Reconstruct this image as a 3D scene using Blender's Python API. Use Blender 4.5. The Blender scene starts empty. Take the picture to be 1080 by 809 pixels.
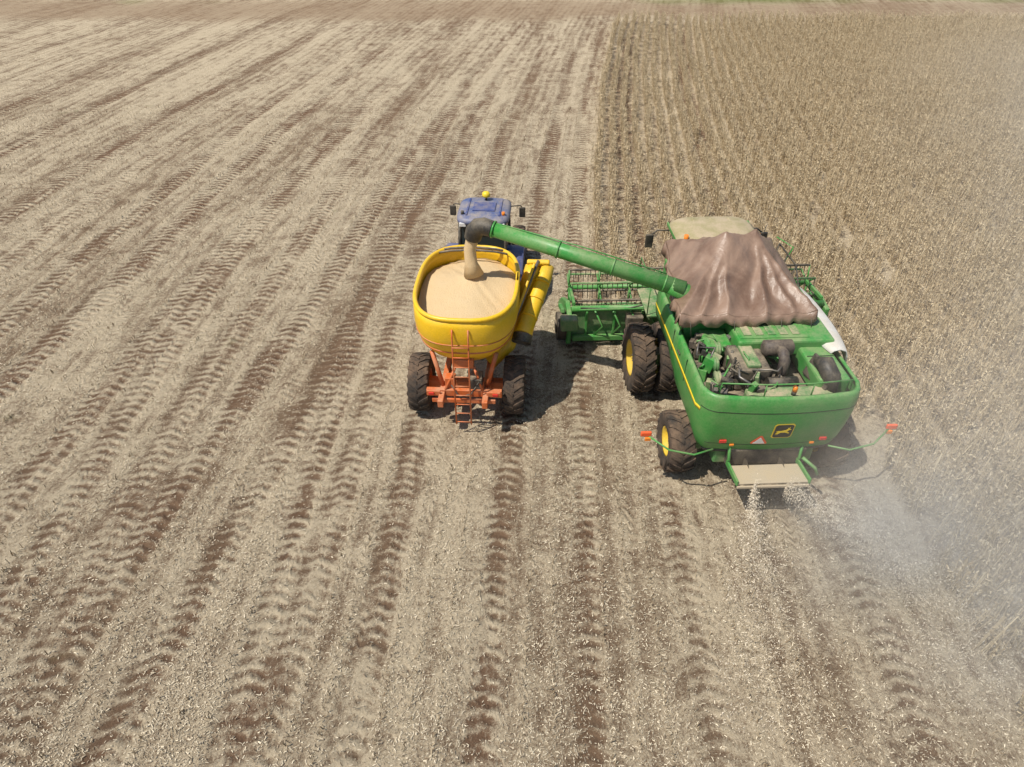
import bpy, bmesh, math, random
import numpy as np
from mathutils import Vector, Matrix
random.seed(7); rng=np.random.default_rng(7)
scn=bpy.context.scene
scn.view_settings.view_transform='Standard'
try: scn.view_settings.look='None'
except: pass
scn.view_settings.exposure=0
# ------------------------------------------------------------------ materials
class NT:
    def __init__(s,name):
        s.mat=bpy.data.materials.new(name); s.mat.use_nodes=True
        s.t=s.mat.node_tree; s.bsdf=s.t.nodes['Principled BSDF']; s.out=s.t.nodes['Material Output']
    def n(s,ty,**k):
        nd=s.t.nodes.new(ty)
        for a,b in k.items(): setattr(nd,a,b)
        return nd
    def l(s,a,b): s.t.links.new(a,b)
    def m(s,op,a,b=None,c=None,clamp=False):
        nd=s.t.nodes.new('ShaderNodeMath'); nd.operation=op; nd.use_clamp=clamp
        for i,v in enumerate((a,b,c)):
            if v is None: continue
            if isinstance(v,(int,float)): nd.inputs[i].default_value=v
            else: s.l(v,nd.inputs[i])
        return nd.outputs[0]
    def comb(s,x,y,z=0.0):
        nd=s.t.nodes.new('ShaderNodeCombineXYZ')
        for i,v in enumerate((x,y,z)):
            if isinstance(v,(int,float)): nd.inputs[i].default_value=v
            else: s.l(v,nd.inputs[i])
        return nd.outputs[0]
    def noise(s,vec,scale,detail=3,rough=.55,dist=0):
        nd=s.t.nodes.new('ShaderNodeTexNoise'); nd.inputs['Scale'].default_value=scale
        nd.inputs['Detail'].default_value=detail; nd.inputs['Roughness'].default_value=rough
        nd.inputs['Distortion'].default_value=dist
        s.l(vec,nd.inputs['Vector']); return nd.outputs['Fac']
    def mix(s,f,a,b):
        nd=s.t.nodes.new('ShaderNodeMix'); nd.data_type='RGBA'
        for sock,v in ((nd.inputs[0],f),(nd.inputs[6],a),(nd.inputs[7],b)):
            if isinstance(v,(int,float)): sock.default_value=v
            elif isinstance(v,tuple): sock.default_value=(*v,1)
            else: s.l(v,sock)
        return nd.outputs[2]
    def sst(s,v,a,b):
        nd=s.t.nodes.new('ShaderNodeMapRange'); nd.interpolation_type='SMOOTHSTEP'
        s.l(v,nd.inputs[0]); nd.inputs[1].default_value=a; nd.inputs[2].default_value=b
        return nd.outputs[0]
    def bump(s,h,strength=.5,dist=.02):
        nd=s.t.nodes.new('ShaderNodeBump'); nd.inputs['Strength'].default_value=strength
        nd.inputs['Distance'].default_value=dist; s.l(h,nd.inputs['Height']); s.l(nd.outputs[0],s.bsdf.inputs['Normal'])

DUST=(.44,.36,.24)
def paint(name,col,rough=.4,dust=.3,metal=0,spec=.5,dcol=DUST):
    t=NT(name); g=t.n('ShaderNodeNewGeometry'); tc=t.n('ShaderNodeTexCoord')
    sx=t.n('ShaderNodeSeparateXYZ'); t.l(g.outputs['Normal'],sx.inputs[0])
    up=t.m('MAXIMUM',sx.outputs[2],0.0)
    n1=t.noise(tc.outputs['Object'],2.2,5,.65); n2=t.noise(tc.outputs['Object'],25,3,.6)
    f=t.m('MULTIPLY',t.sst(t.m('ADD',t.m('MULTIPLY',n1,.75),t.m('MULTIPLY',n2,.25)),.34,.66),
          t.m('MULTIPLY_ADD',up,dust*.9,dust*.7),clamp=True)
    dark=tuple(c*.75 for c in col)
    base=t.mix(n2,dark,tuple(min(1,c*1.15) for c in col))
    t.l(t.mix(f,base,dcol),t.bsdf.inputs['Base Color'])
    t.l(t.m('MULTIPLY_ADD',f,.5,rough,clamp=True),t.bsdf.inputs['Roughness'])
    t.bsdf.inputs['Metallic'].default_value=metal
    t.bump(n2,.12,.01)
    return t.mat
GREEN=paint('green_paint',(.042,.275,.048),.38,.28)
GREEND=paint('green_paint_dusty',(.06,.22,.06),.55,.6)
YELLOW=paint('yellow_paint',(.86,.53,.008),.36,.12)
YEL2=paint('wheel_yellow',(.74,.50,.03),.45,.32)
ORANGE=paint('orange_paint',(.60,.13,.025),.45,.36)
BLUE=paint('blue_paint',(.03,.065,.24),.35,.3)
BLUE2=paint('roof_blue',(.07,.11,.26),.4,.4)
RUBBER=paint('tyre_rubber',(.03,.025,.021),.85,.45,dcol=(.25,.165,.105))
BLACK=paint('black_plastic',(.018,.018,.018),.5,.25)
DARK=paint('dark_metal',(.045,.04,.036),.55,.4)
GREY=paint('grey_metal',(.22,.21,.2),.4,.3,metal=.6)
WHITE=paint('offwhite_panel',(.70,.69,.64),.55,.3)
BEIGE=paint('cab_roof_dusty',(.34,.30,.15),.6,.7)
DUSTY=paint('dusty_plate',(.45,.38,.27),.8,.8)
RUST=paint('muffler_steel',(.055,.042,.038),.6,.3)
RED=paint('red_lens',(.6,.03,.02),.25,.05)
AMBER=paint('amber_lens',(.85,.25,.02),.25,.05)
REFL=paint('reflector_orange',(.85,.12,.03),.4,.03)
WHT=paint('white_reflect',(.8,.8,.78),.4,.05)
DYEL=paint('decal_yellow',(.85,.62,.03),.4,.02)
DBLK=paint('decal_black',(.012,.012,.012),.4,.02)
def glass():
    t=NT('dark_glass'); t.bsdf.inputs['Base Color'].default_value=(.02,.03,.032,1)
    t.bsdf.inputs['Roughness'].default_value=.08; return t.mat
GLASS=glass()
def tarpmat():
    t=NT('brown_tarp'); tc=t.n('ShaderNodeTexCoord')
    n=t.noise(tc.outputs['Object'],1.3,5,.55,.6); n2=t.noise(tc.outputs['Object'],14,4)
    c=t.mix(t.sst(n,.35,.68),(.14,.078,.052),(.27,.175,.125))
    c=t.mix(t.m('MULTIPLY',n2,.3),c,(.36,.28,.20))
    t.l(c,t.bsdf.inputs['Base Color']); t.bsdf.inputs['Roughness'].default_value=.42
    t.bump(t.noise(tc.outputs['Object'],3.5,4,.55,1.5),.4,.05); return t.mat
TARP=tarpmat()
def grainmat():
    t=NT('soybean_grain'); tc=t.n('ShaderNodeTexCoord')
    v=t.n('ShaderNodeTexVoronoi'); v.inputs['Scale'].default_value=55; t.l(tc.outputs['Object'],v.inputs['Vector'])
    n=t.noise(tc.outputs['Object'],3,5)
    c=t.mix(v.outputs['Distance'],(.74,.56,.31),(.55,.39,.20)); c=t.mix(t.m('MULTIPLY',n,.5),c,(.70,.56,.36))
    t.l(c,t.bsdf.inputs['Base Color']); t.bsdf.inputs['Roughness'].default_value=.8
    t.bump(t.m('ADD',v.outputs['Distance'],t.m('MULTIPLY',n,2.)),.6,.03); return t.mat
GRAIN=grainmat()

# ------------------------------------------------------------------ mesh helpers
def empty(name,loc,rz):
    e=bpy.data.objects.new(name,None); scn.collection.objects.link(e)
    e.location=loc; e.rotation_euler=(0,0,math.radians(rz)); e.empty_display_size=.3; return e
PAR=None
def mk(name,verts,faces,mat,smooth=False,bevel=0,solid=0,autos=False):
    me=bpy.data.meshes.new(name); me.from_pydata([tuple(v) for v in verts],[],faces); 
    bm=bmesh.new(); bm.from_mesh(me); bmesh.ops.recalc_face_normals(bm,faces=bm.faces); bm.to_mesh(me); bm.free()
    ob=bpy.data.objects.new(name,me); scn.collection.objects.link(ob); me.materials.append(mat)
    if PAR: ob.parent=PAR
    if smooth: me.polygons.foreach_set('use_smooth',[True]*len(me.polygons))
    if solid:
        s=ob.modifiers.new('s','SOLIDIFY'); s.thickness=solid; s.offset=0
    if bevel:
        b=ob.modifiers.new('b','BEVEL'); b.width=bevel; b.segments=2; b.limit_method='ANGLE'
    return ob
def box(name,c,s,mat,rot=(0,0,0),bevel=.015):
    h=[x/2 for x in s]; R=Matrix.Rotation(math.radians(rot[2]),3,'Z')@Matrix.Rotation(math.radians(rot[1]),3,'Y')@Matrix.Rotation(math.radians(rot[0]),3,'X')
    v=[Vector(c)+R@Vector((a*h[0],b*h[1],d*h[2])) for a in(-1,1) for b in(-1,1) for d in(-1,1)]
    f=[(0,1,3,2),(4,6,7,5),(0,4,5,1),(2,3,7,6),(0,2,6,4),(1,5,7,3)]
    return mk(name,v,f,mat,bevel=bevel)
def tube(name,pts,r,mat,n=12,caps=True,smooth=True):
    pts=[Vector(p) for p in pts]; rs=r if isinstance(r,(list,tuple)) else [r]*len(pts)
    V=[];F=[]; up=None
    for i,p in enumerate(pts):
        d=(pts[min(i+1,len(pts)-1)]-pts[max(i-1,0)]).normalized()
        if up is None:
            up=Vector((0,0,1)) if abs(d.z)<.9 else Vector((0,1,0))
        a=d.cross(up).normalized(); b=a.cross(d).normalized(); up=b
        for k in range(n):
            t=2*math.pi*k/n; V.append(p+rs[i]*(math.cos(t)*a+math.sin(t)*b))
    for i in range(len(pts)-1):
        for k in range(n):
            F.append((i*n+k,i*n+(k+1)%n,(i+1)*n+(k+1)%n,(i+1)*n+k))
    if caps: F.append(tuple(range(n))[::-1]); F.append(tuple(range((len(pts)-1)*n,len(pts)*n)))
    ob=mk(name,V,F,mat,smooth=False)
    if smooth:
        for p in ob.data.polygons: p.use_smooth=len(p.vertices)==4
    return ob
def prism(name,prof,x0,x1,mat,bevel=.015):   # prof in (y,z), extruded along x
    n=len(prof); V=[(x0,y,z) for y,z in prof]+[(x1,y,z) for y,z in prof]
    F=[tuple(range(n)),tuple(range(2*n-1,n-1,-1))]+[(i,(i+1)%n,n+(i+1)%n,n+i) for i in range(n)]
    return mk(name,V,F,mat,bevel=bevel)
def flat(name,pts,mat,solid=.006):
    return mk(name,pts,[tuple(range(len(pts)))],mat,solid=solid)
def loft(name,loops,mat,close=True,capb=False,capt=False,smooth=True,solid=0,bevel=0):
    n=len(loops[0]); V=[p for l in loops for p in l]; F=[]
    for i in range(len(loops)-1):
        for k in range(n if close else n-1):
            F.append((i*n+k,i*n+(k+1)%n,(i+1)*n+(k+1)%n,(i+1)*n+k))
    if capb: F.append(tuple(range(n)))
    if capt: F.append(tuple(range((len(loops)-1)*n,len(loops)*n)))
    return mk(name,V,F,mat,smooth=smooth,solid=solid,bevel=bevel)
def lathe(name,prof,c,mat,n=36,smooth=True):
    V=[];F=[];m=len(prof)
    for k in range(n):
        t=2*math.pi*k/n
        for x,r in prof: V.append((c[0]+x,c[1]+r*math.cos(t),c[2]+r*math.sin(t)))
    for k in range(n):
        for i in range(m-1):
            a=k*m+i; b=((k+1)%n)*m+i; F.append((a,a+1,b+1,b))
    ob=mk(name,V,F,mat,smooth=smooth); return ob
def wheel(name,c,R,W,rimR,rimmat,lugs=20):
    w=W/2
    lathe(name+'_tyre',[(-w*.8,rimR*.98),(-w*.98,rimR*1.12),(-w*1.03,R*.8),(-w*.96,R*.91),(-w*.8,R*.95),(0,R*.965),(w*.8,R*.95),(w*.96,R*.91),(w*1.03,R*.8),(w*.98,rimR*1.12),(w*.8,rimR*.98)],c,RUBBER)
    V=[];F=[]
    for k in range(lugs):
        for s in(-1,1):
            t0=2*math.pi*(k+(.5 if s>0 else 0))/lugs; dt=2*math.pi/lugs*.95; th=2*math.pi/lugs*.17
            base=len(V)
            for (x,t,r0,r1) in((s*w*.02,t0,R*.945,R*1.0),(s*w*.6,t0-dt*.5,R*.94,R*1.0),(s*w*1.02,t0-dt*.75,R*.84,R*.955)):
                for tt in(t-th,t+th):
                    for r in(r0,r1): V.append((c[0]+x,c[1]+r*math.cos(tt),c[2]+r*math.sin(tt)))
            for j in range(2):
                a=base+4*j
                F+= [(a+1,a+3,a+7,a+5),(a,a+4,a+5,a+1),(a+2,a+3,a+7,a+6),(a,a+2,a+6,a+4)]
            F+=[(base,base+1,base+3,base+2),(base+8,base+10,base+11,base+9)]
    mk(name+'_lugs',V,F,RUBBER)
    for s in(-1,1):
        lathe(name+'_rim_%s'%('a' if s<0 else 'b'),[(s*w*.8,rimR),(s*w*.86,rimR*1.02),(s*w*.8,rimR*.9),(s*w*.45,rimR*.82),(s*w*.3,rimR*.45),(s*w*.5,rimR*.3),(s*w*.52,.001)],c,rimmat,n=28)
        for k in range(8):
            t=k*math.pi/4; y=c[1]+rimR*.2*math.cos(t); z=c[2]+rimR*.2*math.sin(t)
            tube(name+'_bolt',[(c[0]+s*w*.48,y,z),(c[0]+s*w*.58,y,z)],.02,DARK,6)
def rrect(cx,cy,hw,hl,z,n=56,e=4.5):
    o=[]
    for k in range(n):
        t=2*math.pi*k/n; c,s=math.cos(t),math.sin(t)
        o.append((cx+hw*math.copysign(abs(c)**(2/e),c),cy+hl*math.copysign(abs(s)**(2/e),s),z))
    return o

# ------------------------------------------------------------------ field geometry functions
def rcoord(x,y):
    yc=np.clip(y,-20,75); return x-.03*yc-.0013*yc*yc
TRK=[(-40,.5,.01,0),(-35.6,.5,.01,0),(-31.5,.5,-.02,0),(-27.3,.5,0,0),(-22.6,.5,.02,0),(-19.7,.55,0,0),(-16.8,.45,-.03,.0004),(-14.9,.5,0,0),(-12.1,.5,.015,0),(-9.35,.5,-.02,0),(-8.1,.45,.06,-.0006),(-6.3,.42,.06,-.0006),(-4.6,.42,-.01,0),(-3.05,.36,0,0),(-.65,.36,0,0),(1.1,.3,-.01,0),(3.2,.4,0,0),(6.9,.4,0,0),(-5.6,.36,-.07,.0012),(-11.0,.4,-.07,.001)]
TW=[.55+.45*abs(math.sin(k*2.3+1)) for k in range(len(TRK))]
def tracks(x,y):
    r=rcoord(x,y); band=np.zeros_like(r); dd=np.full_like(r,9.)
    yc=np.clip(y,0,75)
    for (c,w,sl,bn),tw in zip(TRK,TW):
        d=np.abs(r-c-sl*(yc-14)-bn*(yc-14)**2+.10*np.sin(yc*.31+c)); b=np.clip((w*1.25-d)/(w*.8),0,1); b=b*b*(3-2*b)*tw
        dd=np.where(b>band,d,dd); band=np.maximum(band,b)
    return band,np.minimum(dd,1.)
def gz(x,y):
    r=rcoord(x,y); near=np.clip((70-y)/20,0,1)
    z=-.05*tracks(x,y)[0]*near
    z+= .02*np.sin(x*.9+np.sin(y*.5))*np.sin(y*.7+1.3*np.sin(x*.33)) 
    z+= .012*np.cos(2*np.pi*r/.5)*near
    return z
def crop_ok(x,y):
    r=rcoord(x,y)
    return (y<63+.5*np.sin(x*.7))&(y>1)&(((r>1.55)&(y>19.4))|(r>8.6+.12*np.sin(y*2.1)+.1*np.sin(y*5.3)))
def axis(lo,hi,step,far,g=1.25):
    a=list(np.arange(lo,hi,step)); s=step; v=hi
    while v<far: a.append(v); s*=g; v+=s
    a.append(far); s=step; v=lo-step
    while v>-far: a.insert(0,v); s*=g; v-=s
    a.insert(0,-far); return np.array(a)
xs=axis(-46,14,.12,2500,1.15); ys=axis(1,32,.14,2500,1.08)
X,Y=np.meshgrid(xs,ys); Z=gz(X,Y)*np.clip((200-np.hypot(X,Y))/100,0,1)
co=np.stack([X,Y,Z],-1).reshape(-1,3); nx,ny=len(xs),len(ys)
i=np.arange((ny-1)*(nx-1)); b=(i//(nx-1))*nx+i%(nx-1)
quads=np.stack([b,b+1,b+nx+1,b+nx],1)
def npmesh(name,co,quads,mat,smooth=False):
    me=bpy.data.meshes.new(name); me.vertices.add(len(co)); me.vertices.foreach_set('co',co.astype(np.float32).ravel())
    me.loops.add(quads.size); me.loops.foreach_set('vertex_index',quads.astype(np.int32).ravel())
    me.polygons.add(len(quads)); me.polygons.foreach_set('loop_start',np.arange(0,quads.size,quads.shape[1],dtype=np.int32))
    me.polygons.foreach_set('loop_total',np.full(len(quads),quads.shape[1],dtype=np.int32))
    me.update(calc_edges=True)
    if smooth: me.polygons.foreach_set('use_smooth',[True]*len(me.polygons))
    ob=bpy.data.objects.new(name,me); scn.collection.objects.link(ob); me.materials.append(mat); return ob
def groundmat():
    t=NT('harvested_field_soil'); g=t.n('ShaderNodeNewGeometry'); sp=t.n('ShaderNodeSeparateXYZ'); t.l(g.outputs['Position'],sp.inputs[0])
    x,y=sp.outputs[0],sp.outputs[1]; P=g.outputs['Position']
    at=t.n('ShaderNodeAttribute',attribute_name='trk'); trk=at.outputs['Fac']
    at2=t.n('ShaderNodeAttribute',attribute_name='dcross'); dc=at2.outputs['Fac']
    yc=t.m('MINIMUM',t.m('MAXIMUM',y,-20.),75.)
    r0=t.m('SUBTRACT',t.m('SUBTRACT',x,t.m('MULTIPLY',yc,.03)),t.m('MULTIPLY',t.m('MULTIPLY',yc,yc),.0013))
    wob=t.m('MULTIPLY',t.m('SUBTRACT',t.noise(P,.10,2),.5),2.2); r=t.m('ADD',r0,wob)
    s1=t.noise(t.comb(t.m('MULTIPLY',r,.42),t.m('MULTIPLY',y,.035)),1,3,.6)
    s2=t.noise(t.comb(t.m('MULTIPLY',r,2.6),t.m('MULTIPLY',y,.24),3.),1,4,.7)
    patch=t.noise(P,1.3,5,.75,.6)
    rows=t.m('COSINE',t.m('MULTIPLY',r0,2*math.pi/.5))
    fa=t.noise(P,15,5,.9)
    fb=t.noise(t.comb(t.m('MULTIPLY',t.m('ADD',x,y),14.),t.m('MULTIPLY',t.m('SUBTRACT',x,y),46.)),1,3,.65,1.)
    pz=t.noise(t.comb(t.m('MULTIPLY',r,2.),t.m('MULTIPLY',y,.5),7.),1,3)
    brk=t.sst(t.noise(P,1.6,3,.6),.33,.52)
    chev=t.m('MULTIPLY',t.m('MULTIPLY',trk,brk),t.m('SINE',t.m('ADD',t.m('MULTIPLY',y,2*math.pi/.29),t.m('MULTIPLY_ADD',dc,10.,t.m('MULTIPLY',patch,1.3)))))
    lug=t.m('SINE',t.m('ADD',t.m('MULTIPLY',y,2*math.pi/.27),t.m('MULTIPLY',pz,30.)))
    lug=t.m('MULTIPLY',t.m('MULTIPLY',lug,brk),t.sst(s2,.42,.62))
    trkn=t.m('MULTIPLY',trk,t.sst(t.noise(t.comb(t.m('MULTIPLY',r,.6),t.m('MULTIPLY',y,.22),2.),1,3),.34,.62))
    s=t.m('ADD',.575,t.m('MULTIPLY',t.m('SUBTRACT',s1,.5),.42))
    s=t.m('ADD',s,t.m('MULTIPLY',t.m('SUBTRACT',s2,.5),.48))
    s=t.m('ADD',s,t.m('MULTIPLY',t.m('SUBTRACT',patch,.5),.62))
    s=t.m('ADD',s,t.m('MULTIPLY',rows,.03))
    s=t.m('SUBTRACT',s,t.m('MULTIPLY',trkn,.13))
    s=t.m('ADD',s,t.m('MULTIPLY',chev,.12))
    s=t.m('ADD',s,t.m('MULTIPLY',lug,.06))
    yr=t.m('ADD',y,t.m('MULTIPLY',t.m('SUBTRACT',t.noise(P,.06,2),.5),10.))
    road=t.m('MULTIPLY',t.sst(yr,63.,67.),t.m('SUBTRACT',1.,t.sst(yr,70.,76.)))
    flk=t.m('ADD',t.m('MULTIPLY',fa,.64),t.m('MULTIPLY',fb,.40))
    mask=t.sst(t.m('ADD',flk,t.m('SUBTRACT',s,1.04)),-.13,.14)
    soil=t.mix(t.noise(P,3,3),(.135,.09,.056),(.25,.175,.113))
    soil=t.mix(t.m('MULTIPLY',trkn,.45),soil,(.175,.093,.055))
    straw=t.mix(fa,(.38,.305,.20),(.72,.62,.45))
    col=t.mix(mask,soil,straw)
    col=t.mix(t.m('MULTIPLY',t.m('SUBTRACT',1.,t.sst(s1,.34,.52)),.2),col,(.26,.19,.12))
    gr=t.m('MULTIPLY',t.sst(t.noise(P,.5,3,.7),.66,.74),.3)
    col=t.mix(gr,col,(.14,.14,.06))
    col=t.mix(t.m('MULTIPLY',road,.6),col,(.27,.185,.115))
    gx=t.m('DIVIDE',t.m('SUBTRACT',x,23.),7.); gg=t.m('EXPONENT',t.m('MULTIPLY',t.m('MULTIPLY',gx,gx),-1.))
    vg=t.m('MULTIPLY',t.m('MULTIPLY',t.sst(yr,71.,74.),t.m('SUBTRACT',1.,t.sst(yr,80.,88.))),t.m('MAXIMUM',t.m('MULTIPLY',t.sst(t.noise(P,.06,3),.48,.6),.6),gg))
    col=t.mix(t.m('MULTIPLY',vg,t.m('MULTIPLY_ADD',fa,.6,.5)),col,(.12,.16,.03))
    t.l(col,t.bsdf.inputs['Base Color']); t.bsdf.inputs['Roughness'].default_value=.95
    t.bsdf.inputs['Specular IOR Level'].default_value=.1
    h=t.m('ADD',flk,t.m('MULTIPLY',chev,.5)); h=t.m('ADD',h,t.m('MULTIPLY',lug,.25)); h=t.m('ADD',h,t.m('MULTIPLY',patch,.9))
    t.bump(h,1.,.085)
    return t.mat
gob=npmesh('ground',co,quads,groundmat(),True)
bnd,dcx=tracks(X,Y)
for nm_,arr in(('trk',bnd*np.clip((72-Y)/8,0,1)),('dcross',dcx)):
    a_=gob.data.attributes.new(nm_,'FLOAT','POINT'); a_.data.foreach_set('value',arr.astype(np.float32).ravel())

def litmat(name,a,b,pw=1.):
    t=NT(name); g=t.n('ShaderNodeNewGeometry')
    t.l(t.mix(t.m('POWER',g.outputs['Random Per Island'],pw),a,b),t.bsdf.inputs['Base Color']); t.bsdf.inputs['Roughness'].default_value=.8
    t.bsdf.inputs['Specular IOR Level'].default_value=.2
    return t.mat
def strips(px,py,pz,L,W,yaw,pitch,roll):
    d=np.stack([np.cos(yaw)*np.cos(pitch),np.sin(yaw)*np.cos(pitch),np.sin(pitch)],-1)
    s=np.stack([-np.sin(yaw)*np.cos(roll),np.cos(yaw)*np.cos(roll),np.sin(roll)],-1)
    c=np.stack([px,py,pz],-1); d=d*(L/2)[:,None]; s=s*(W/2)[:,None]
    v=np.stack([c-d-s,c+d-s,c+d+s,c-d+s],1).reshape(-1,3); q=np.arange(len(v)).reshape(-1,4); return v,q
N=520000
u=rng.random(N); py=2.5+ (u**1.7)*50; px=(rng.random(N)*2-1)*(4.5+py*.92)
r=rcoord(px,py); prob=.5+.15*np.sin(r*.82+1)+.15*np.sin(r*2.9+.6*np.sin(py*.3))+.25*np.sin(px*1.7+2*np.sin(py*.9))*np.sin(py*1.3)+.1*np.cos(2*np.pi*r/.5)
prob-=.3*tracks(px,py)[0]
k=(rng.random(N)<np.clip(prob,.12,1))&~(crop_ok(px,py)&(py>19)); px,py=px[k],py[k]; n=len(px)
sc=1+py*.015
v,q=strips(px,py,gz(px,py)+.012+.025*rng.random(n),(.02+.045*rng.random(n)**2)*sc,(.005+.009*rng.random(n))*sc,rng.random(n)*6.28,rng.normal(0,.25,n),rng.normal(0,.5,n))
npmesh('straw_litter',v,q,litmat('straw_litter_mat',(.15,.10,.06),(.80,.71,.53),.9))
N=42000
ri=rng.integers(-70,18,N); py=2.5+rng.random(N)**1.3*38; rr=ri*.5+rng.normal(0,.03,N); px=rr+.03*py+.0013*py**2
k=(np.abs(px)<5+py*.9)&~crop_ok(px,py)&~((tracks(px,py)[0]>.4)&(rng.random(N)<.8))
px,py=px[k],py[k]; n=len(px); L=.07+.07*rng.random(n)
v,q=strips(px,py,gz(px,py)+L/2-.005,L,.012+.006*rng.random(n),rng.random(n)*6.28,np.pi/2-np.abs(rng.normal(0,.35,n)),rng.random(n)*0)
npmesh('stubble',v,q,litmat('stubble_mat',(.2,.14,.08),(.45,.37,.25)))

# ------------------------------------------------------------------ soybean crop
cc=bpy.data.collections.new('soybean_plants')
PM=litmat('dry_soybean_mat',(.22,.155,.085),(.76,.635,.42))
for vi in range(6):
    V=[];Q=[]
    def addq(v,q):
        Q.append(q+sum(len(a) for a in V)); V.append(v)
    ns=8; a=rng.random(ns)*6.28; ln=rng.uniform(.7,1.0,ns); pit=np.pi/2-np.abs(rng.normal(.10,.10,ns))
    bx=rng.normal(0,.028,ns); by=rng.normal(0,.09,ns)
    dirv=np.stack([np.cos(a)*np.cos(pit),np.sin(a)*np.cos(pit),np.sin(pit)],-1)
    for rep in range(2):
        cx=bx+np.cos(a)*np.cos(pit)*ln/2; cy=by+np.sin(a)*np.cos(pit)*ln/2
        vv,qq=strips(cx,cy,np.sin(pit)*ln/2,ln,np.full(ns,.015),a,pit,np.full(ns,rep*1.5)); addq(vv,qq)
    m=64; si=rng.integers(0,ns,m); f=rng.uniform(.25,1.02,m)
    cx=bx[si]+dirv[si,0]*ln[si]*f+rng.normal(0,.034,m); cy=by[si]+dirv[si,1]*ln[si]*f+rng.normal(0,.06,m); cz=dirv[si,2]*ln[si]*f
    vv,qq=strips(cx,cy,cz,rng.uniform(.04,.085,m),rng.uniform(.012,.028,m),rng.random(m)*6.28,rng.normal(.6,.6,m),rng.normal(0,.8,m)); addq(vv,qq)
    ob=npmesh('soybean_plant_v%d'%vi,np.concatenate(V),np.concatenate(Q),PM)
    scn.collection.objects.unlink(ob); cc.objects.link(ob)
pts=[]
for ri in range(0,106):
    rr=1.8+ri*.62; yy=np.arange(1.2,63.4,.18); yy=yy+rng.normal(0,.04,len(yy)); xx=rr+.03*yy+.0013*yy**2+rng.normal(0,.025,len(yy))+.05*np.sin(yy*.4+ri)
    gap=np.sin(xx*.6+3*np.sin(yy*.21))*np.sin(yy*.37+ri)>.95
    k=crop_ok(xx,yy)&(xx<8+yy*.85)&(rng.random(len(yy))>.05)&~gap; pts.append(np.stack([xx[k],yy[k],gz(xx[k],yy[k])],-1))
pts=np.concatenate(pts); print('plants',len(pts))
me=bpy.data.meshes.new('soybean_crop'); me.vertices.add(len(pts)); me.vertices.foreach_set('co',pts.astype(np.float32).ravel()); me.update()
crop=bpy.data.objects.new('soybean_crop',me); scn.collection.objects.link(crop)
ng=bpy.data.node_groups.new('crop_scatter','GeometryNodeTree')
ng.interface.new_socket('Geometry',in_out='INPUT',socket_type='NodeSocketGeometry'); ng.interface.new_socket('Geometry',in_out='OUTPUT',socket_type='NodeSocketGeometry')
gi=ng.nodes.new('NodeGroupInput'); go=ng.nodes.new('NodeGroupOutput'); ci=ng.nodes.new('GeometryNodeCollectionInfo')
ci.inputs['Collection'].default_value=cc; ci.inputs['Separate Children'].default_value=True; ci.inputs['Reset Children'].default_value=True
ip=ng.nodes.new('GeometryNodeInstanceOnPoints'); ip.inputs['Pick Instance'].default_value=True
rv=ng.nodes.new('FunctionNodeRandomValue'); rv.data_type='FLOAT_VECTOR'; rv.inputs[0].default_value=(-.14,-.14,-.4); rv.inputs[1].default_value=(.14,.14,.4)
rs=ng.nodes.new('FunctionNodeRandomValue'); rs.data_type='FLOAT'; rs.inputs[2].default_value=.75; rs.inputs[3].default_value=1.15; rs.inputs['Seed'].default_value=4
L=ng.links.new; L(gi.outputs[0],ip.inputs['Points']); L(ci.outputs[0],ip.inputs['Instance']); L(rv.outputs[0],ip.inputs['Rotation']); L(rs.outputs[1],ip.inputs['Scale']); L(ip.outputs[0],go.inputs[0])
crop.modifiers.new('scatter','NODES').node_group=ng

# ------------------------------------------------------------------ COMBINE
PAR=empty('combine_harvester',(5.72,12.0,0),2.5)
def planpath(hw=1.72,yf=3.5,yr=-1.02,rc=.42,bul=.10):
    p=[(-hw-.03,y) for y in np.linspace(yf,yr+rc,12)]
    for k in range(1,8):
        t=math.pi/2*k/8; p.append((-hw+rc-rc*math.cos(t),yr+rc-rc*math.sin(t)))
    for x in np.linspace(-hw+rc,hw-rc,13): p.append((x,yr-bul*(1-(x/(hw-rc))**2)))
    return p+[(-a,b) for a,b in reversed(p[:-13])]
pp=planpath()
def offs(path,o):
    out=[]
    for i in range(len(path)):
        a=path[max(i-1,0)]; c=path[min(i+1,len(path)-1)]; dx,dy=c[0]-a[0],c[1]-a[1]; l=math.hypot(dx,dy)
        out.append((path[i][0]-dy/l*o,path[i][1]+dx/l*o))
    return out
def shell(name,levels,mat,sel=None,zb=None,solid=.03):
    loops=[]
    for z,o in levels:
        L_=offs(pp,o); loops.append([(a,b,max(z,zb(a,b)) if zb else z) for a,b in (L_ if sel is None else L_[sel])])
    return loft(name,loops,mat,close=False,solid=solid)
zb=lambda a,b: 1.2+.2*min(1,max(0,(b+.5)/.8)) if b<1.3 else min(2.05,1.4+(b-1.3)*.9)
LEV=[(1.20,.26),(1.3,.19),(1.55,.11),(1.9,.045),(2.3,.0),(2.66,.0),(2.84,.02),(2.90,.06),(2.87,.11)]
shell('body_shell',LEV,GREEN,zb=zb)
shell('side_stripe_left',[(2.36,-.022),(2.45,-.022)],DYEL,slice(0,14),solid=.006)
shell('side_stripe_right',[(2.36,-.022),(2.45,-.022)],DYEL,slice(-14,None),solid=.006)
shell('rear_seam',[(2.50,-.019),(2.515,-.019)],DBLK,slice(13,-13),solid=.004)
shell('rear_seam_low',[(1.5,.105),(1.512,.10)],DBLK,slice(16,-16),solid=.004)
shell('rear_bumper',[(1.14,.27),(1.22,.235)],BLACK,slice(14,-14),solid=.05)
for y in(.4,1.6): box('side_panel_seam',(-1.765,y,2.55),(.012,.02,.6),DBLK,bevel=0)
box('side_handle',(-1.78,1.0,2.62),(.03,.2,.05),BLACK)
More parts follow.
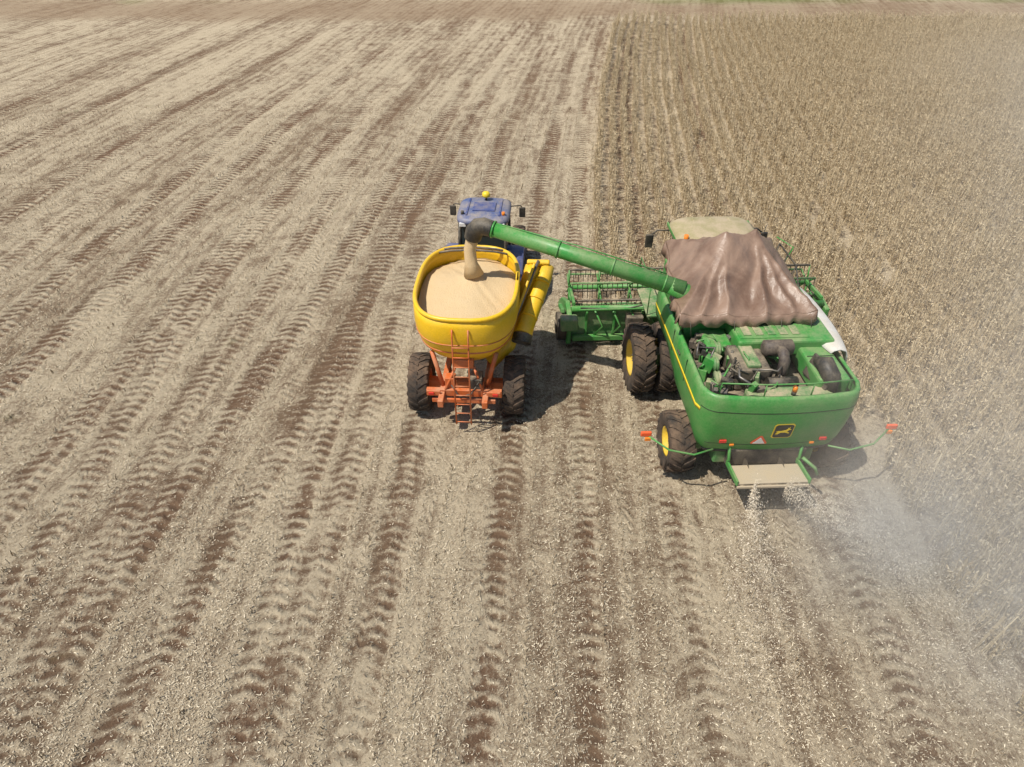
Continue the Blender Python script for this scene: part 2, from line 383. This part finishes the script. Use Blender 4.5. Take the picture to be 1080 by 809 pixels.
box('deck_floor',(0,.9,2.38),(3.2,3.6,.08),DARK)
box('separator_body',(0,1.5,1.5),(2.3,4.6,1.5),GREEND,bevel=.05)
box('rear_axle',(0,0,.72),(3.0,.28,.3),GREEND)
box('front_axle',(0,3.1,.95),(3.6,.35,.4),GREEND)
for s,nm in((-1,'left'),(1,'right')):
    wheel('rear_wheel_'+nm,(s*1.8,0,.73),.75,.58,.36,YEL2,18)
    wheel('front_wheel_inner_'+nm,(s*1.42,3.1,.94),.96,.56,.5,YEL2,22)
    wheel('front_wheel_outer_'+nm,(s*2.14,3.1,.94),.96,.56,.5,YEL2,22)
box('grain_tank',(-.1,2.75,2.9),(2.95,2.5,1.2),GREEN,bevel=.05)
box('engine_cover_front',(.5,1.05,2.98),(2.2,1.0,.40),GREEN,bevel=.05)
box('engine_cover_panel',(.25,.95,3.19),(1.6,.55,.03),GREEN)
for k in range(5): box('cover_louver',(-.35+k*.28,.95,3.215),(.18,.36,.02),GREEND,bevel=.004)
box('cover_step',(-.95,1.1,2.8),(.6,.7,.3),GREEN,bevel=.04)
box('engine_cover_right',(1.15,.1,2.75),(.7,1.5,.5),GREEN,bevel=.06)
box('cover_seam',(1.15,.2,3.005),(.6,.02,.012),DBLK,bevel=0)
box('radiator_screen',(.92,-.35,2.95),(.07,.8,.55),BLACK,(0,18,10),bevel=.03)
tube('intake_cowl',[(1.1,-.75,2.75),(1.05,-.6,3.05),(.98,-.35,3.22),(.9,-.1,3.12)],[.1,.2,.19,.08],BLACK,12)
box('engine_block',(-.45,.25,2.72),(.75,1.0,.55),DARK,bevel=.05)
box('valve_cover',(-.45,.25,3.03),(.3,.85,.1),GREEND,bevel=.03)
tube('muffler',[(-.15,.35,3.16),(-.1,.35,3.16),(.5,.35,3.16),(.55,.35,3.16)],[.1,.18,.18,.1],RUST,16)
tube('exhaust_stack',[(.22,.35,3.2),(.22,.05,3.2),(.22,-.08,3.1),(.22,-.12,2.6)],[.1,.12,.12,.12],RUST,14)
tube('air_cleaner',[(-.2,-.4,2.75),(.45,-.4,2.75)],.14,BLACK,14)
box('fuel_tank',(0.2,-.72,2.6),(1.9,.36,.4),GREEND,bevel=.08)
rr2=random.Random(3)
for k in range(60):
    x=rr2.uniform(-1.5,-.05); y=rr2.uniform(-.75,1.3); m=rr2.choice([GREEN,GREEN,GREEND,DARK,BLACK,GREY,RUST])
    box('engine_part',(x,y,rr2.uniform(2.45,2.85)),(rr2.uniform(.06,.3),rr2.uniform(.06,.3),rr2.uniform(.08,.5)),m,(rr2.uniform(-15,15),rr2.uniform(-15,15),rr2.uniform(0,90)),.01)
for k in range(40):
    x=rr2.uniform(-1.45,.3); y=rr2.uniform(-.7,1.2); z=rr2.uniform(2.6,3.05); p=[(x,y,z)]
    for j in range(3):
        x+=rr2.uniform(-.35,.35); y+=rr2.uniform(-.35,.35); z=min(3.15,max(2.5,z+rr2.uniform(-.25,.2))); x=max(-1.5,min(.4,x)); y=max(-.8,min(1.2,y)); p.append((x,y,z))
    tube('engine_hose',p,rr2.uniform(.012,.03),rr2.choice([BLACK,DARK,GREY,GREEN,GREEN]),8)
for (x,y) in((-1.2,.2),(-1.0,.75),(-1.3,-.35)):
    lathe('belt_pulley',[(-.04,.0),(-.04,.2),(-.01,.17),(.01,.17),(.04,.2),(.04,.0)],(x,y,2.85),rr2.choice([GREEND,DARK]),20)
loops=[]
for k in range(16):
    f=k/15; y=.25+f*2.95; w_=.33*math.sin(max(.0,min(1,f*.95+.05))*math.pi)**.45+.05; x=1.6
    loops.append([(x-w_,y,3.02),(x-w_*.7,y,3.09),(x,y,3.12),(x+w_*.7,y,3.07),(x+w_,y,2.95),(x+w_+.02,y,2.74)])
loft('tank_side_panel',loops,WHITE,close=False,solid=.03)
def rail(name,pts,r=.016,mat=GREEN): return tube(name,pts,r,mat,8)
rail('rear_rail',[(-1.4,-.85,2.9),(-1.38,-.85,3.15),(-.5,-1.0,3.2),(.5,-1.0,3.2),(1.38,-.85,3.15),(1.4,-.85,2.9)])
for x in(-.5,.5): rail('rail_post',[(x,-1.0,2.88),(x,-1.0,3.2)])
tube('beacon_base',[(.13,-.98,2.9),(.13,-.98,3.0)],.05,BLACK,12); tube('beacon',[(.13,-.98,3.0),(.13,-.98,3.1),(.13,-.98,3.13)],[.055,.05,.02],AMBER,12)
# tarp: cloth pulled tight over two pole tips, fold ridges running to the tie-down corners
G=96; V=[];F=[]
P1=(.40,.58,4.62); P2=(.68,.66,4.52)
RID=[(P1,(0,0,3.58)),(P1,(.34,0,3.6)),(P2,(.62,0,3.6)),(P2,(1,0,3.58)),(P1,(0,.55,3.6)),(P1,(0,1,3.85)),(P2,(1,.55,3.6)),(P2,(1,1,3.85)),(P1,P2),(P1,(.35,1,3.9)),(P2,(.72,1,3.9)),(P1,(.16,0,3.55)),(P2,(.84,0,3.55))]
def tz(u,v):
    xx,yy=u*3.1,v*3.1; acc=math.exp(3.5*22)
    base=0
    for (a,b,h),(c_,d_,h2) in RID:
        ax,ay,bx_,by_=a*3.1,b*3.1,c_*3.1,d_*3.1; dx,dy=bx_-ax,by_-ay; l2=dx*dx+dy*dy
        t_=max(0,min(1,((xx-ax)*dx+(yy-ay)*dy)/l2)); dist=math.hypot(xx-ax-t_*dx,yy-ay-t_*dy)
        sag=h+(h2-h)*(t_**.75)
        acc+=math.exp((sag-dist*.85)*22)
    return math.log(acc)/22+.012*math.sin(9*xx+4*yy)+.008*math.sin(17*xx-13*yy)
def edgey(u): return -.03*math.sin(u*math.pi)+.03*math.sin(u*9)+.015*math.sin(u*31)
for j in range(G+1):
    for i_ in range(G+1):
        u_,v_=i_/G,j/G
        xl=-1.85+.35*v_+.03*math.sin(v_*17); xr=1.34-.08*v_+.02*math.sin(v_*19)
        V.append((xl+(xr-xl)*u_,1.2+3.1*v_+edgey(u_)*(1-v_),tz(u_,v_)-.04*(1-min(1,min(u_,1-u_,v_)*20))))
for j in range(G):
    for i_ in range(G): a=j*(G+1)+i_; F.append((a,a+1,a+G+2,a+G+1))
mk('tank_tarp',V,F,TARP,smooth=True,solid=.015)
def skirt(name,idx,dx,dy):
    Vs=[];Fs=[]
    for q_,a in enumerate(idx):
        w1=.5+.5*math.sin(q_*.55)*math.sin(q_*.21+1)
        x,y,z=V[a]; Vs+=[(x,y,z),(x+dx*w1,y+dy*w1,z-.14),(x+dx*1.8*w1,y+dy*1.8*w1,z-.26-.05*math.sin(q_*.3))]
    for q_ in range(len(idx)-1):
        for t_ in(0,1): Fs.append((3*q_+t_,3*q_+t_+1,3*q_+t_+4,3*q_+t_+3))
    mk(name,Vs,Fs,TARP,smooth=True,solid=.012)
skirt('tarp_skirt_rear',range(G+1),0,-.05)
skirt('tarp_skirt_left',[j*(G+1) for j in range(G+1)],-.05,0)
skirt('tarp_skirt_right',[j*(G+1)+G for j in range(G+1)],.05,0)
for x,y in((-1.6,1.12),(-.6,1.08),(.5,1.1),(1.2,1.12)): tube('tarp_tie',[(x,y,3.4),(x+.05,y-.1,3.0)],.008,BLACK,6)
# cab
prism('cab_body',[(4.15,1.9),(4.15,3.45),(5.45,3.45),(5.75,2.6),(5.55,1.7),(4.3,1.7)],-.95,.95,GLASS,.04)
for s in(-1,1):
    for (a,b) in(((4.18,1.75),(4.18,3.5)),((5.55,1.75),(5.46,3.5))): tube('cab_pillar',[(s*.96,a[0],a[1]),(s*.96,b[0],b[1])],.05,GREEN,8)
loft('cab_roof',[rrect(0,4.95,1.05,.85,3.45,e=5),rrect(0,4.95,1.14,.95,3.52,e=5),rrect(0,4.95,1.14,.95,3.66,e=5),rrect(0,4.95,.98,.8,3.78,e=5),rrect(0,4.95,.5,.4,3.82,e=4)],BEIGE,capb=True,capt=True)
for x in(-.5,0,.5): box('roof_rib',(x,4.95,3.80),(.06,1.3,.03),BEIGE)
box('roof_side_trim',(1.12,4.95,3.6),(.05,1.6,.1),GREEN); box('roof_side_trim',(-1.12,4.95,3.6),(.05,1.6,.1),GREEN)
box('cab_platform',(-1.4,4.6,1.75),(.9,1.5,.06),GREEND)
rail('platform_rail',[(-1.85,3.9,1.78),(-1.85,3.9,2.8),(-1.85,5.3,2.8),(-1.85,5.3,1.78)])
for s,nm in((-1,'left'),(1,'right')):
    rail('mirror_arm_'+nm,[(s*1.05,5.5,3.5),(s*1.4,5.65,3.45),(s*1.62,5.6,3.3)],.025,BLACK)
    box('mirror_'+nm,(s*1.62,5.6,3.15),(.22,.08,.4),BLACK,bevel=.03)
    tube('cab_beacon_'+nm,[(s*.95,4.45,3.68),(s*.95,4.45,3.88)],.06,AMBER,12)
    box('work_light_'+nm,(s*1.0,4.08,3.62),(.2,.08,.13),BLACK)
for y in(3.3,3.9,4.5): rail('ladder_post_right',[(1.5,y,2.6),(1.62,y,3.55)],.018,BLACK)
rail('ladder_rail_right',[(1.55,2.6,3.1),(1.62,3.3,3.55),(1.62,4.5,3.55),(1.6,4.9,2.4)],.022,BLACK)
rail('ladder_rail_right_b',[(1.45,3.9,2.9),(1.72,3.9,3.75),(1.45,4.4,3.8)],.018,GREEN)
tube('antenna',[(1.0,4.3,3.7),(1.05,4.3,4.2)],.01,BLACK,6)
prism('feeder_house',[(3.6,1.3),(3.6,2.0),(5.2,1.35),(5.2,.5),(4.6,.5)],-.75,.75,GREEN,.04)
HX0,HX1=-3.75,3.75
prism('header_frame',[(5.15,.15),(5.15,1.2),(5.3,1.2),(5.34,.28),(6.3,.16),(6.3,.1)],HX0,HX1,GREEND,.01)
tube('header_top_beam',[(HX0,5.18,1.22),(HX1,5.18,1.22)],.09,GREEN,10)
tube('header_auger',[(HX0+.1,5.72,.55),(HX1-.1,5.72,.55)],.17,DARK,14)
Vv=[];Ff=[]
for k in range(14*14):
    t=k/14*2*math.pi; x=HX0+.15+(k/(14*14))*3.5
    Vv+=[(x,5.72+.17*math.cos(t),.55+.17*math.sin(t)),(x,5.72+.3*math.cos(t),.55+.3*math.sin(t))]
for k in range(14*14-1): Ff.append((2*k,2*k+1,2*k+3,2*k+2))
n0=len(Vv); Vv+=[(-x,y,z) for x,y,z in Vv]; Ff+=[tuple(n0+i_ for i_ in f) for f in Ff]
mk('auger_flighting',Vv,Ff,GREEND,solid=.01)
prism('divider_left',[(4.95,.12),(4.95,1.15),(5.6,1.25),(6.7,.7),(7.4,.12)],HX0-.14,HX0-.0,GREEN,.03)
prism('divider_right',[(4.95,.12),(4.95,1.15),(5.6,1.25),(6.7,.7),(7.4,.12)],HX1,HX1+.14,GREEN,.03)
tube('drive_shield_left',[(HX0-.42,5.2,.62),(HX0-.16,5.2,.62)],.42,BLACK,20)
tube('drive_pulley_left',[(HX0-.46,5.2,.62),(HX0-.43,5.2,.62)],.2,DARK,16)
box('drive_arm_left',(HX0-.25,5.6,1.0),(.1,.9,.12),GREEN,(-20,0,0))
box('drive_box_left',(HX0-.1,4.85,.95),(.5,.35,.4),GREEND,bevel=.05)
RC=(6.35,1.25); tube('reel_shaft',[(HX0+.05,*RC),(HX1-.05,*RC)],.07,GREEN,10)
for k in range(6):
    t=k*math.pi/3+.3; y=RC[0]+.55*math.cos(t); z=RC[1]+.55*math.sin(t)
    tube('reel_bat',[(HX0+.05,y,z),(HX1-.05,y,z)],.035,DARK if k%2 else GREEND,8)
    for x in np.linspace(HX0+.05,HX1-.05,9): tube('reel_spider',[(x,*RC),(x,y,z)],.028,GREEN,6)
    Vv=[];Ff=[]
    for x in np.arange(HX0+.1,HX1,.15):
        b=len(Vv); Vv+=[(x-.012,y,z),(x+.012,y,z),(x+.01,y-.05,z-.24),(x-.01,y-.05,z-.24)]; Ff.append((b,b+1,b+2,b+3))
    mk('reel_tines',Vv,Ff,BLACK,solid=.008)
for s in(-1,1): box('reel_arm',(s*3.68,5.85,1.32),(.08,1.3,.12),GREEN,(-4,0,0))
box('reel_arm_centre',(0,5.8,1.45),(.08,1.3,.1),GREEN,(-4,0,0))
for x in np.linspace(-3.3,3.3,9): box('header_rib',(x,5.1,.7),(.07,.1,.95),GREEN)
for x in np.linspace(-3.1,-1.0,5): tube('header_brace',[(x,5.1,.25),(x+.25,4.85,.8),(x,5.12,1.25)],.03,GREEN,8)
box('header_lower_tube',(0,5.02,.3),(7.4,.14,.16),GREEN)
for s in(-1,1):
    rail('header_hose',[(s*.9,4.7,1.3),(s*1.5,4.95,1.5),(s*2.2,5.05,1.25),(s*3.5,5.08,1.3)],.025,BLACK)
box('header_walk_bar',(-2.4,4.98,1.3),(2.3,.05,.05),GREEN); box('header_tool_box',(-1.9,5.0,.9),(.5,.3,.35),DARK,bevel=.04)
A=Vector((-1.75,2.1,3.72)); B=Vector((-6.15,3.62,4.6)); d=(B-A)
tube('unload_elbow',[(-1.4,2.2,2.6),(-1.42,2.15,3.2),(-1.5,2.02,3.6),A+d*.03],[.22,.22,.22,.21],GREEN,16)
tube('unload_tube',[A-d*.04,A+d*.5,B],[.205,.19,.18],GREEN,20)
for f in(.06,.33,.62,.97):
    c=A+d*f; tube('tube_collar',[c-d.normalized()*.02,c+d.normalized()*.02],.215,GREEN,20)
tube('tube_brace',[A+d*.05+Vector((0,.1,.22)),A+d*.5+Vector((0,.05,.25)),A+d*.93+Vector((0,0,.19))],.016,GREEN,6)
dn=d.normalized()
tube('rubber_spout',[B-dn*.1,B+dn*.12,B+dn*.26+Vector((0,0,-.06)),B+dn*.36+Vector((0,0,-.2)),B+dn*.42+Vector((0,0,-.42))],[.2,.215,.22,.225,.21],BLACK,18,caps=False)
SP=B+dn*.42+Vector((0,0,-.42))
box('spreader_board',(-.12,-1.45,1.02),(1.55,.62,.05),DUSTY,(-6,0,0),.02)
box('spreader_lip',(-.12,-1.78,.98),(1.6,.05,.07),DUSTY,(0,0,0))
for s in(-1,1):
    box('spreader_side',(-.12+s*.8,-1.4,1.05),(.05,.75,.14),GREEN,(-6,0,0))
    tube('spreader_strut',[(-.12+s*.8,-1.1,1.1),(s*.85,-.75,1.5)],.035,GREEN,8)
    lathe('spreader_disc',[(0,0),(0,.3)],( s*.4-.1,-1.1,.8),DARK,20)
box('chopper_housing',(0,-.7,1.05),(1.8,.5,.5),DARK,bevel=.05)
tube('tail_pipe_arm',[(.75,-1.1,1.15),(1.0,-1.3,1.0),(1.1,-1.3,.8)],.04,GREEN,8)
for s,nm in((-1,'left'),(1,'right')):
    tube('light_arm_'+nm,[(s*1.3,-1.0,1.4),(s*1.75,-1.12,1.36),(s*2.3,-1.05,1.46),(s*2.72,-.75,1.62)],.022,GREEN,8)
    box('warning_lamp_'+nm,(s*2.78,-.74,1.68),(.24,.07,.12),REFL,(0,0,0),.02)
    box('warning_lamp_lens_'+nm,(s*2.74,-.785,1.56),(.13,.05,.09),AMBER,(0,0,0),.01)
def onrear(x,z):
    xx=min(1,abs(x)/1.30); zs=[l[0] for l in LEV[:6]]; os_=[l[1] for l in LEV[:6]]
    return -1.02-.10*(1-xx*xx)+float(np.interp(z,zs,os_))-.024
def decal(name,pts,x0,z0,sc,mat,lift=0):
    P=[(x0+a*sc,onrear(x0+a*sc,z0+b*sc)-lift,z0+b*sc) for a,b in pts]; return flat(name,P,mat,.004)
decal('smv_triangle_border',[(-.6,-.42),(.6,-.42),(.68,-.28),(.1,.6),(-.1,.6),(-.68,-.28)],-.33,1.66,.27,REFL)
decal('smv_triangle',[(-.5,-.35),(.5,-.35),(0,.42)],-.33,1.66,.27,WHT,.008)
sq=[(-.5,-.4),(-.4,-.5),(.4,-.5),(.5,-.4),(.5,.4),(.4,.5),(-.4,.5),(-.5,.4)]
decal('badge_border',sq,.1,1.98,.45,DYEL,.0); decal('badge',sq,.1,1.98,.40,DBLK,.008)
deer=[(-.42,-.02),(-.30,.06),(-.12,.05),(.1,.12),(.2,.2),(.16,.34),(.24,.24),(.3,.36),(.3,.22),(.42,.14),(.28,.12),(.2,-.02),(.36,-.12),(.3,-.16),(.1,-.08),(-.15,-.08),(-.3,-.2),(-.44,-.18),(-.32,-.12),(-.36,-.04)]
decal('badge_deer',deer,.1,1.98,.39,DYEL,.016)
for s in(-1,1):
    box('tail_lamp',(s*1.12,onrear(s*1.12,1.62)-.02,1.62),(.16,.04,.08),RED,(0,0,0),.01)
    box('tail_reflector',(s*.9,onrear(s*.9,1.5)-.02,1.5),(.1,.03,.05),AMBER,(0,0,0),.008)
# ------------------------------------------------------------------ GRAIN CART
PAR=empty('grain_cart',(-1.16,14.1,0),-3)
cy=.92; E=2.9
loops=[rrect(0,cy,.35,.5,1.25,e=E),rrect(0,cy,.7,1.0,1.6,e=E),rrect(0,cy,1.0,1.45,1.98,e=E),rrect(0,cy,1.15,1.68,2.25,e=E),rrect(0,cy,1.25,1.80,2.55,e=E),rrect(0,cy,1.28,1.85,2.8,e=E),rrect(0,cy,1.28,1.85,3.1,e=E),rrect(0,cy,1.24,1.81,3.3,e=E)]
loft('hopper',loops,YELLOW,capb=True,solid=.05)
lp=rrect(0,cy,1.25,1.82,3.32,e=E); tube('hopper_rim',lp+[lp[0],lp[1]],.055,YELLOW,10,caps=False)
lp=rrect(0,cy,1.28,1.85,2.62,e=E); tube('hopper_band',lp+[lp[0],lp[1]],.012,ORANGE,8,caps=False)
lp=rrect(0,cy,1.19,1.73,2.33,e=E); tube('hopper_band_low',lp+[lp[0],lp[1]],.03,ORANGE,8,caps=False)
for y,lift in((cy+1.45,.1),(cy+1.6,.12)): tube('hopper_cross_bar',[(-1.0,y,3.3),(-.6,y,3.38),(0,y,3.38+lift*.4),(.6,y,3.38),(1.0,y,3.3)],.03,DARK,8)
loops=[];tip=(.12,cy+.35)
for f in(1,.94,.86,.78,.7,.6,.5,.4,.3,.2,.1,.04):
    l=[]
    for (x,y,z) in rrect(0,cy,1.23,1.8,0,e=E):
        X_=tip[0]*(1-f)+x*f; Y_=tip[1]*(1-f)+y*f
        rr_=math.hypot(X_-tip[0],Y_-tip[1]); h=2.98+.46*math.exp(-rr_/.5)+.06*math.sin(X_*3+1)*math.cos(Y_*2.3)+.012*math.sin(X_*19+Y_*13)-.07*f**6
        l.append((X_,Y_,h))
    loops.append(l)
loft('grain_load',loops,GRAIN,capt=True)
for s in(-1,1):
    box('frame_rail',(s*.55,.9,1.05),(.14,4.3,.2),ORANGE)
    tube('frame_leg',[(s*.55,-.6,1.1),(s*.8,-.45,2.1)],.06,ORANGE,8); tube('frame_leg',[(s*.55,2.4,1.1),(s*.8,2.2,2.1)],.06,ORANGE,8)
    wheel('cart_wheel_%s'%('left' if s<0 else 'right'),(s*1.225,0,.76),.78,.52,.36,ORANGE,20)
    box('tail_lamp_bar',(s*.75,-.95,1.18),(.35,.05,.14),ORANGE); box('tail_lamp',(s*.8,-.99,1.18),(.14,.04,.08),RED)
    box('axle_bracket',(s*.55,0,.88),(.2,.6,.3),ORANGE)
box('axle',(0,0,.78),(2.1,.22,.22),ORANGE); box('rear_cross_member',(0,-.8,1.1),(1.9,.12,.2),ORANGE); box('rear_bumper',(0,-.95,.95),(1.6,.06,.12),ORANGE)
box('mid_cross_member',(0,1.2,1.05),(1.3,.14,.16),ORANGE)
for (a,b) in(((-.8,-.8,1.1),(-.3,-.3,.8)),((.8,-.8,1.1),(.3,-.3,.8)),((-.5,-.85,1.1),(-.2,-.65,1.8)),((.5,-.85,1.1),(.25,-.65,1.8))): tube('brace',[a,b],.035,ORANGE,8)
box('gearbox',(.3,-.6,1.35),(.3,.4,.3),DARK); box('hydraulic_block',(-.35,-.65,1.35),(.25,.25,.3),ORANGE)
tube('hydraulic_hose',[(-.3,-.9,1.4),(-.1,-1.0,1.1),(.2,-.98,1.2),(.4,-.85,1.5)],.02,BLACK,6)
for s in(-1,1): tube('ladder_stile',[(s*.19,-1.16,.35),(s*.19,-1.1,2.0),(s*.19,-1.02,2.9),(s*.19,-.97,3.1)],.02,ORANGE,8)
for k in range(9): tube('ladder_rung',[(-.19,-1.155+.01*k,.42+k*.28),(.19,-1.155+.01*k,.42+k*.28)],.015,ORANGE,6)
box('spare_box',(.0,-.6,1.9),(.5,.2,.25),ORANGE)
for s in(-1,1): tube('drawbar',[(s*.5,2.9,1.0),(0,4.6,.62)],.07,ORANGE,8)
tube('hitch',[(0,4.5,.62),(0,5.0,.6)],.06,DARK,8)
tube('auger_lower',[(.55,.5,1.1),(1.0,.75,1.5),(1.55,1.9,2.9),(1.62,2.1,3.1)],[.2,.22,.22,.22],YELLOW,16)
tube('auger_folded',[(1.98,2.15,3.1),(1.9,1.9,2.9),(1.5,.7,2.2),(1.42,.45,2.05)],[.2,.22,.22,.24],YELLOW,16)
box('auger_hinge',(1.75,2.15,3.12),(.6,.14,.5),YELLOW,(35,0,0),.04)
box('auger_guard',(1.4,1.25,2.75),(.06,1.7,.34),YELLOW,(38,12,-12),.02)
for f in(.25,.5,.75): 
    c=Vector((1.42,.45,2.05)).lerp(Vector((1.98,2.15,3.1)),f); dd=Vector((.56,1.7,1.05)).normalized(); tube('auger_clamp',[c-dd*.02,c+dd*.02],.235,YELLOW,16)
box('auger_cradle',(1.3,1.3,2.35),(.5,.14,.1),ORANGE,bevel=.02)
tube('auger_ram',[(1.15,.6,2.2),(1.75,2.0,3.35)],.04,GREY,8)
tube('auger_mouth',[(1.42,.47,2.06),(1.38,.3,1.9)],[.245,.26],BLACK,16,caps=False)
# ------------------------------------------------------------------ TRACTOR
PAR=empty('tractor',(-.86,19.6,0),-4)
for s,nm in((-1,'left'),(1,'right')):
    wheel('rear_wheel_'+nm,(s*.98,0,.86),.88,.52,.46,WHT,22)
    wheel('front_wheel_'+nm,(s*.92,2.65,.66),.67,.42,.34,WHT,18)
    loops=[]
    for k in range(11):
        t=math.radians(15+k*15); 
        y=-.98*math.cos(t); z=.86+.98*math.sin(t); loops.append([(s*.66,y,z),(s*.7,y*1.0,z+.02),(s*1.22,y,z+.02),(s*1.25,y*.98,z-.03)])
    loft('fender_'+nm,loops,BLUE,close=False,solid=.03)
    box('fender_lamp_'+nm,(s*1.1,-.9,1.55),(.16,.06,.1),RED)
    rail('mirror_arm_'+nm,[(s*.68,.95,2.85),(s*1.05,1.05,2.85),(s*1.1,1.05,2.8)],.02,BLACK)
    box('mirror_'+nm,(s*1.12,1.05,2.62),(.2,.07,.34),BLACK,bevel=.03)
    box('roof_light_rear_'+nm,(s*.58,-.62,2.93),(.2,.08,.12),WHT); 
    tube('roof_beacon_'+nm,[(s*.62,-.3,3.1),(s*.62,-.3,3.22)],.05,AMBER if s>0 else BLACK,10)
prism('cab_glass',[(-.5,1.4),(-.62,2.05),(-.5,2.9),(.9,2.9),(1.1,1.9),(1.0,1.2),(-.3,1.2)],-.7,.7,GLASS,.04)
for s in(-1,1):
    tube('pillar_rear',[(s*.71,-.5,1.35),(s*.71,-.63,2.05),(s*.69,-.5,2.92)],.045,BLACK,8)
    tube('pillar_front',[(s*.71,1.08,1.3),(s*.71,1.1,1.9),(s*.69,.88,2.92)],.045,BLACK,8)
box('rear_lower_panel',(0,-.55,1.45),(1.1,.12,.5),BLUE,bevel=.04)
loft('cab_roof',[rrect(0,.2,.72,.78,2.88,e=5),rrect(0,.2,.8,.88,2.95,e=5),rrect(0,.2,.8,.88,3.05,e=5),rrect(0,.2,.7,.76,3.12,e=5),rrect(0,.2,.3,.4,3.14,e=4)],BLUE2,capb=True,capt=True)
box('roof_hatch',(0,.2,3.155),(.7,.6,.04),BLUE,bevel=.02)
for x in(-.5,.5): box('roof_rib',(x,.2,3.14),(.06,1.2,.04),BLUE,bevel=.01)
tube('gps_post',[(0,.75,3.1),(0,.75,3.25)],.03,BLACK,8); tube('gps_dome',[(0,.75,3.25),(0,.75,3.3),(0,.75,3.38),(0,.75,3.41)],[.12,.13,.11,.04],DYEL,16)
prism('hood',[(1.05,1.05),(1.05,1.85),(1.3,1.95),(2.9,1.8),(3.4,1.6),(3.5,1.1),(3.4,.85)],-.42,.42,BLUE,.08)
box('chassis',(0,1.3,.85),(.6,3.6,.5),DARK,bevel=.05)
tube('exhaust_pipe',[(.6,1.25,1.6),(.6,1.25,2.9)],.06,GREY,10)
box('front_weights',(0,3.65,.85),(.8,.3,.4),DARK); box('rear_linkage',(0,-.75,.85),(.7,.5,.5),DARK)
for s in(-1,1): box('cab_step',(s*.8,.9,.9),(.35,.5,.06),DARK)
# ------------------------------------------------------------------ falling grain + chaff
PAR=None
M=Matrix.Translation((5.72,12.0,0))@Matrix.Rotation(math.radians(2.5),4,'Z'); sp=M@SP
M2=Matrix.Translation((-1.16,14.1,0))@Matrix.Rotation(math.radians(-3),4,'Z'); tp=M2@Vector((tip[0],tip[1],3.3))
tube('grain_stream',[sp+Vector((.03,0,.15)),sp,sp.lerp(tp,.35)+Vector((-.08,0,.06)),sp.lerp(tp,.7)+Vector((-.06,0,.03)),tp],[.16,.16,.15,.16,.26],GRAIN,14)
N=14000; side=rng.choice([-1,1],N,p=[.42,.58]); tt=rng.random(N)**1.2; ang=np.where(side<0,rng.normal(-.22,.16,N),rng.normal(.8,.2,N)); D=tt*5
px=5.6+side*.35+np.sin(ang)*D; py=10.2-np.cos(ang)*D; pz=np.clip(.95+.3*tt-1.3*tt**2+rng.normal(0,.16,N),.03,2)
v,q=strips(px,py,pz,.01+.028*rng.random(N),.004+.008*rng.random(N),rng.random(N)*6.28,rng.normal(0,.8,N),rng.normal(0,.8,N))
npmesh('chaff_spray',v,q,litmat('chaff_mat',(.55,.46,.33),(.82,.74,.60)))
def dustmat():
    t=NT('airborne_dust'); t.t.nodes.remove(t.bsdf)
    g=t.n('ShaderNodeNewGeometry'); sp_=t.n('ShaderNodeSeparateXYZ'); t.l(g.outputs['Position'],sp_.inputs[0]); x,y,z=sp_.outputs
    k=t.m('DIVIDE',t.m('SUBTRACT',x,2.),t.m('ADD',y,4.))
    a=t.sst(k,.32,.80)
    def gauss(cx,cy,sx,sy):
        dx=t.m('DIVIDE',t.m('SUBTRACT',x,cx),sx); dy=t.m('DIVIDE',t.m('SUBTRACT',y,cy),sy)
        return t.m('EXPONENT',t.m('MULTIPLY',t.m('ADD',t.m('MULTIPLY',dx,dx),t.m('MULTIPLY',dy,dy)),-1.))
    g1=gauss(9.4,7.6,2.5,3.0); g2=gauss(7.0,9.0,1.5,1.7)
    n=t.sst(t.noise(g.outputs['Position'],.38,4,.6,.6),.30,.72)
    fall=t.m('EXPONENT',t.m('MULTIPLY',z,-.4))
    edge=t.m('MULTIPLY',t.m('SUBTRACT',1.,t.sst(y,36.,60.)),t.sst(y,1.,4.))
    dens=t.m('ADD',t.m('MULTIPLY',t.m('MULTIPLY',a,edge),.13),t.m('ADD',t.m('MULTIPLY',g1,.42),t.m('MULTIPLY',g2,.32)))
    dens=t.m('MULTIPLY',dens,t.m('MULTIPLY',t.m('MULTIPLY_ADD',n,.85,.15),fall))
    vs=t.n('ShaderNodeVolumeScatter'); vs.inputs['Color'].default_value=(1,.88,.72,1); vs.inputs['Anisotropy'].default_value=-.15
    t.l(dens,vs.inputs['Density']); t.l(vs.outputs[0],t.out.inputs['Volume']); return t.mat
ob=box('dust_cloud',(27,32,3.6),(50,64,7),dustmat(),bevel=0)
# ------------------------------------------------------------------ light, camera
d=Vector((-.42,-.22,.88)).normalized(); sun=bpy.data.lights.new('sun','SUN'); sun.energy=5.0; sun.angle=math.radians(.5); sun.color=(1,.93,.83)
so=bpy.data.objects.new('sun',sun); scn.collection.objects.link(so); so.rotation_euler=d.to_track_quat('Z','Y').to_euler(); so.location=(-10,-5,30)
w=bpy.data.worlds.new('World'); scn.world=w; w.use_nodes=True; nt=w.node_tree; sky=nt.nodes.new('ShaderNodeTexSky'); sky.sky_type='NISHITA'; sky.sun_disc=False
sky.sun_elevation=math.asin(d.z); sky.sun_rotation=math.atan2(d.x,d.y)%(2*math.pi); bg=nt.nodes['Background']; nt.links.new(sky.outputs[0],bg.inputs[0]); bg.inputs[1].default_value=.095
cam=bpy.data.cameras.new('camera'); cam.lens=24; cam.sensor_width=36; cam.clip_end=6000; cam.clip_start=.1
c=bpy.data.objects.new('camera',cam); scn.collection.objects.link(c); c.location=(0,0,12); c.rotation_euler=(math.radians(90-38.6),0,0); scn.camera=c
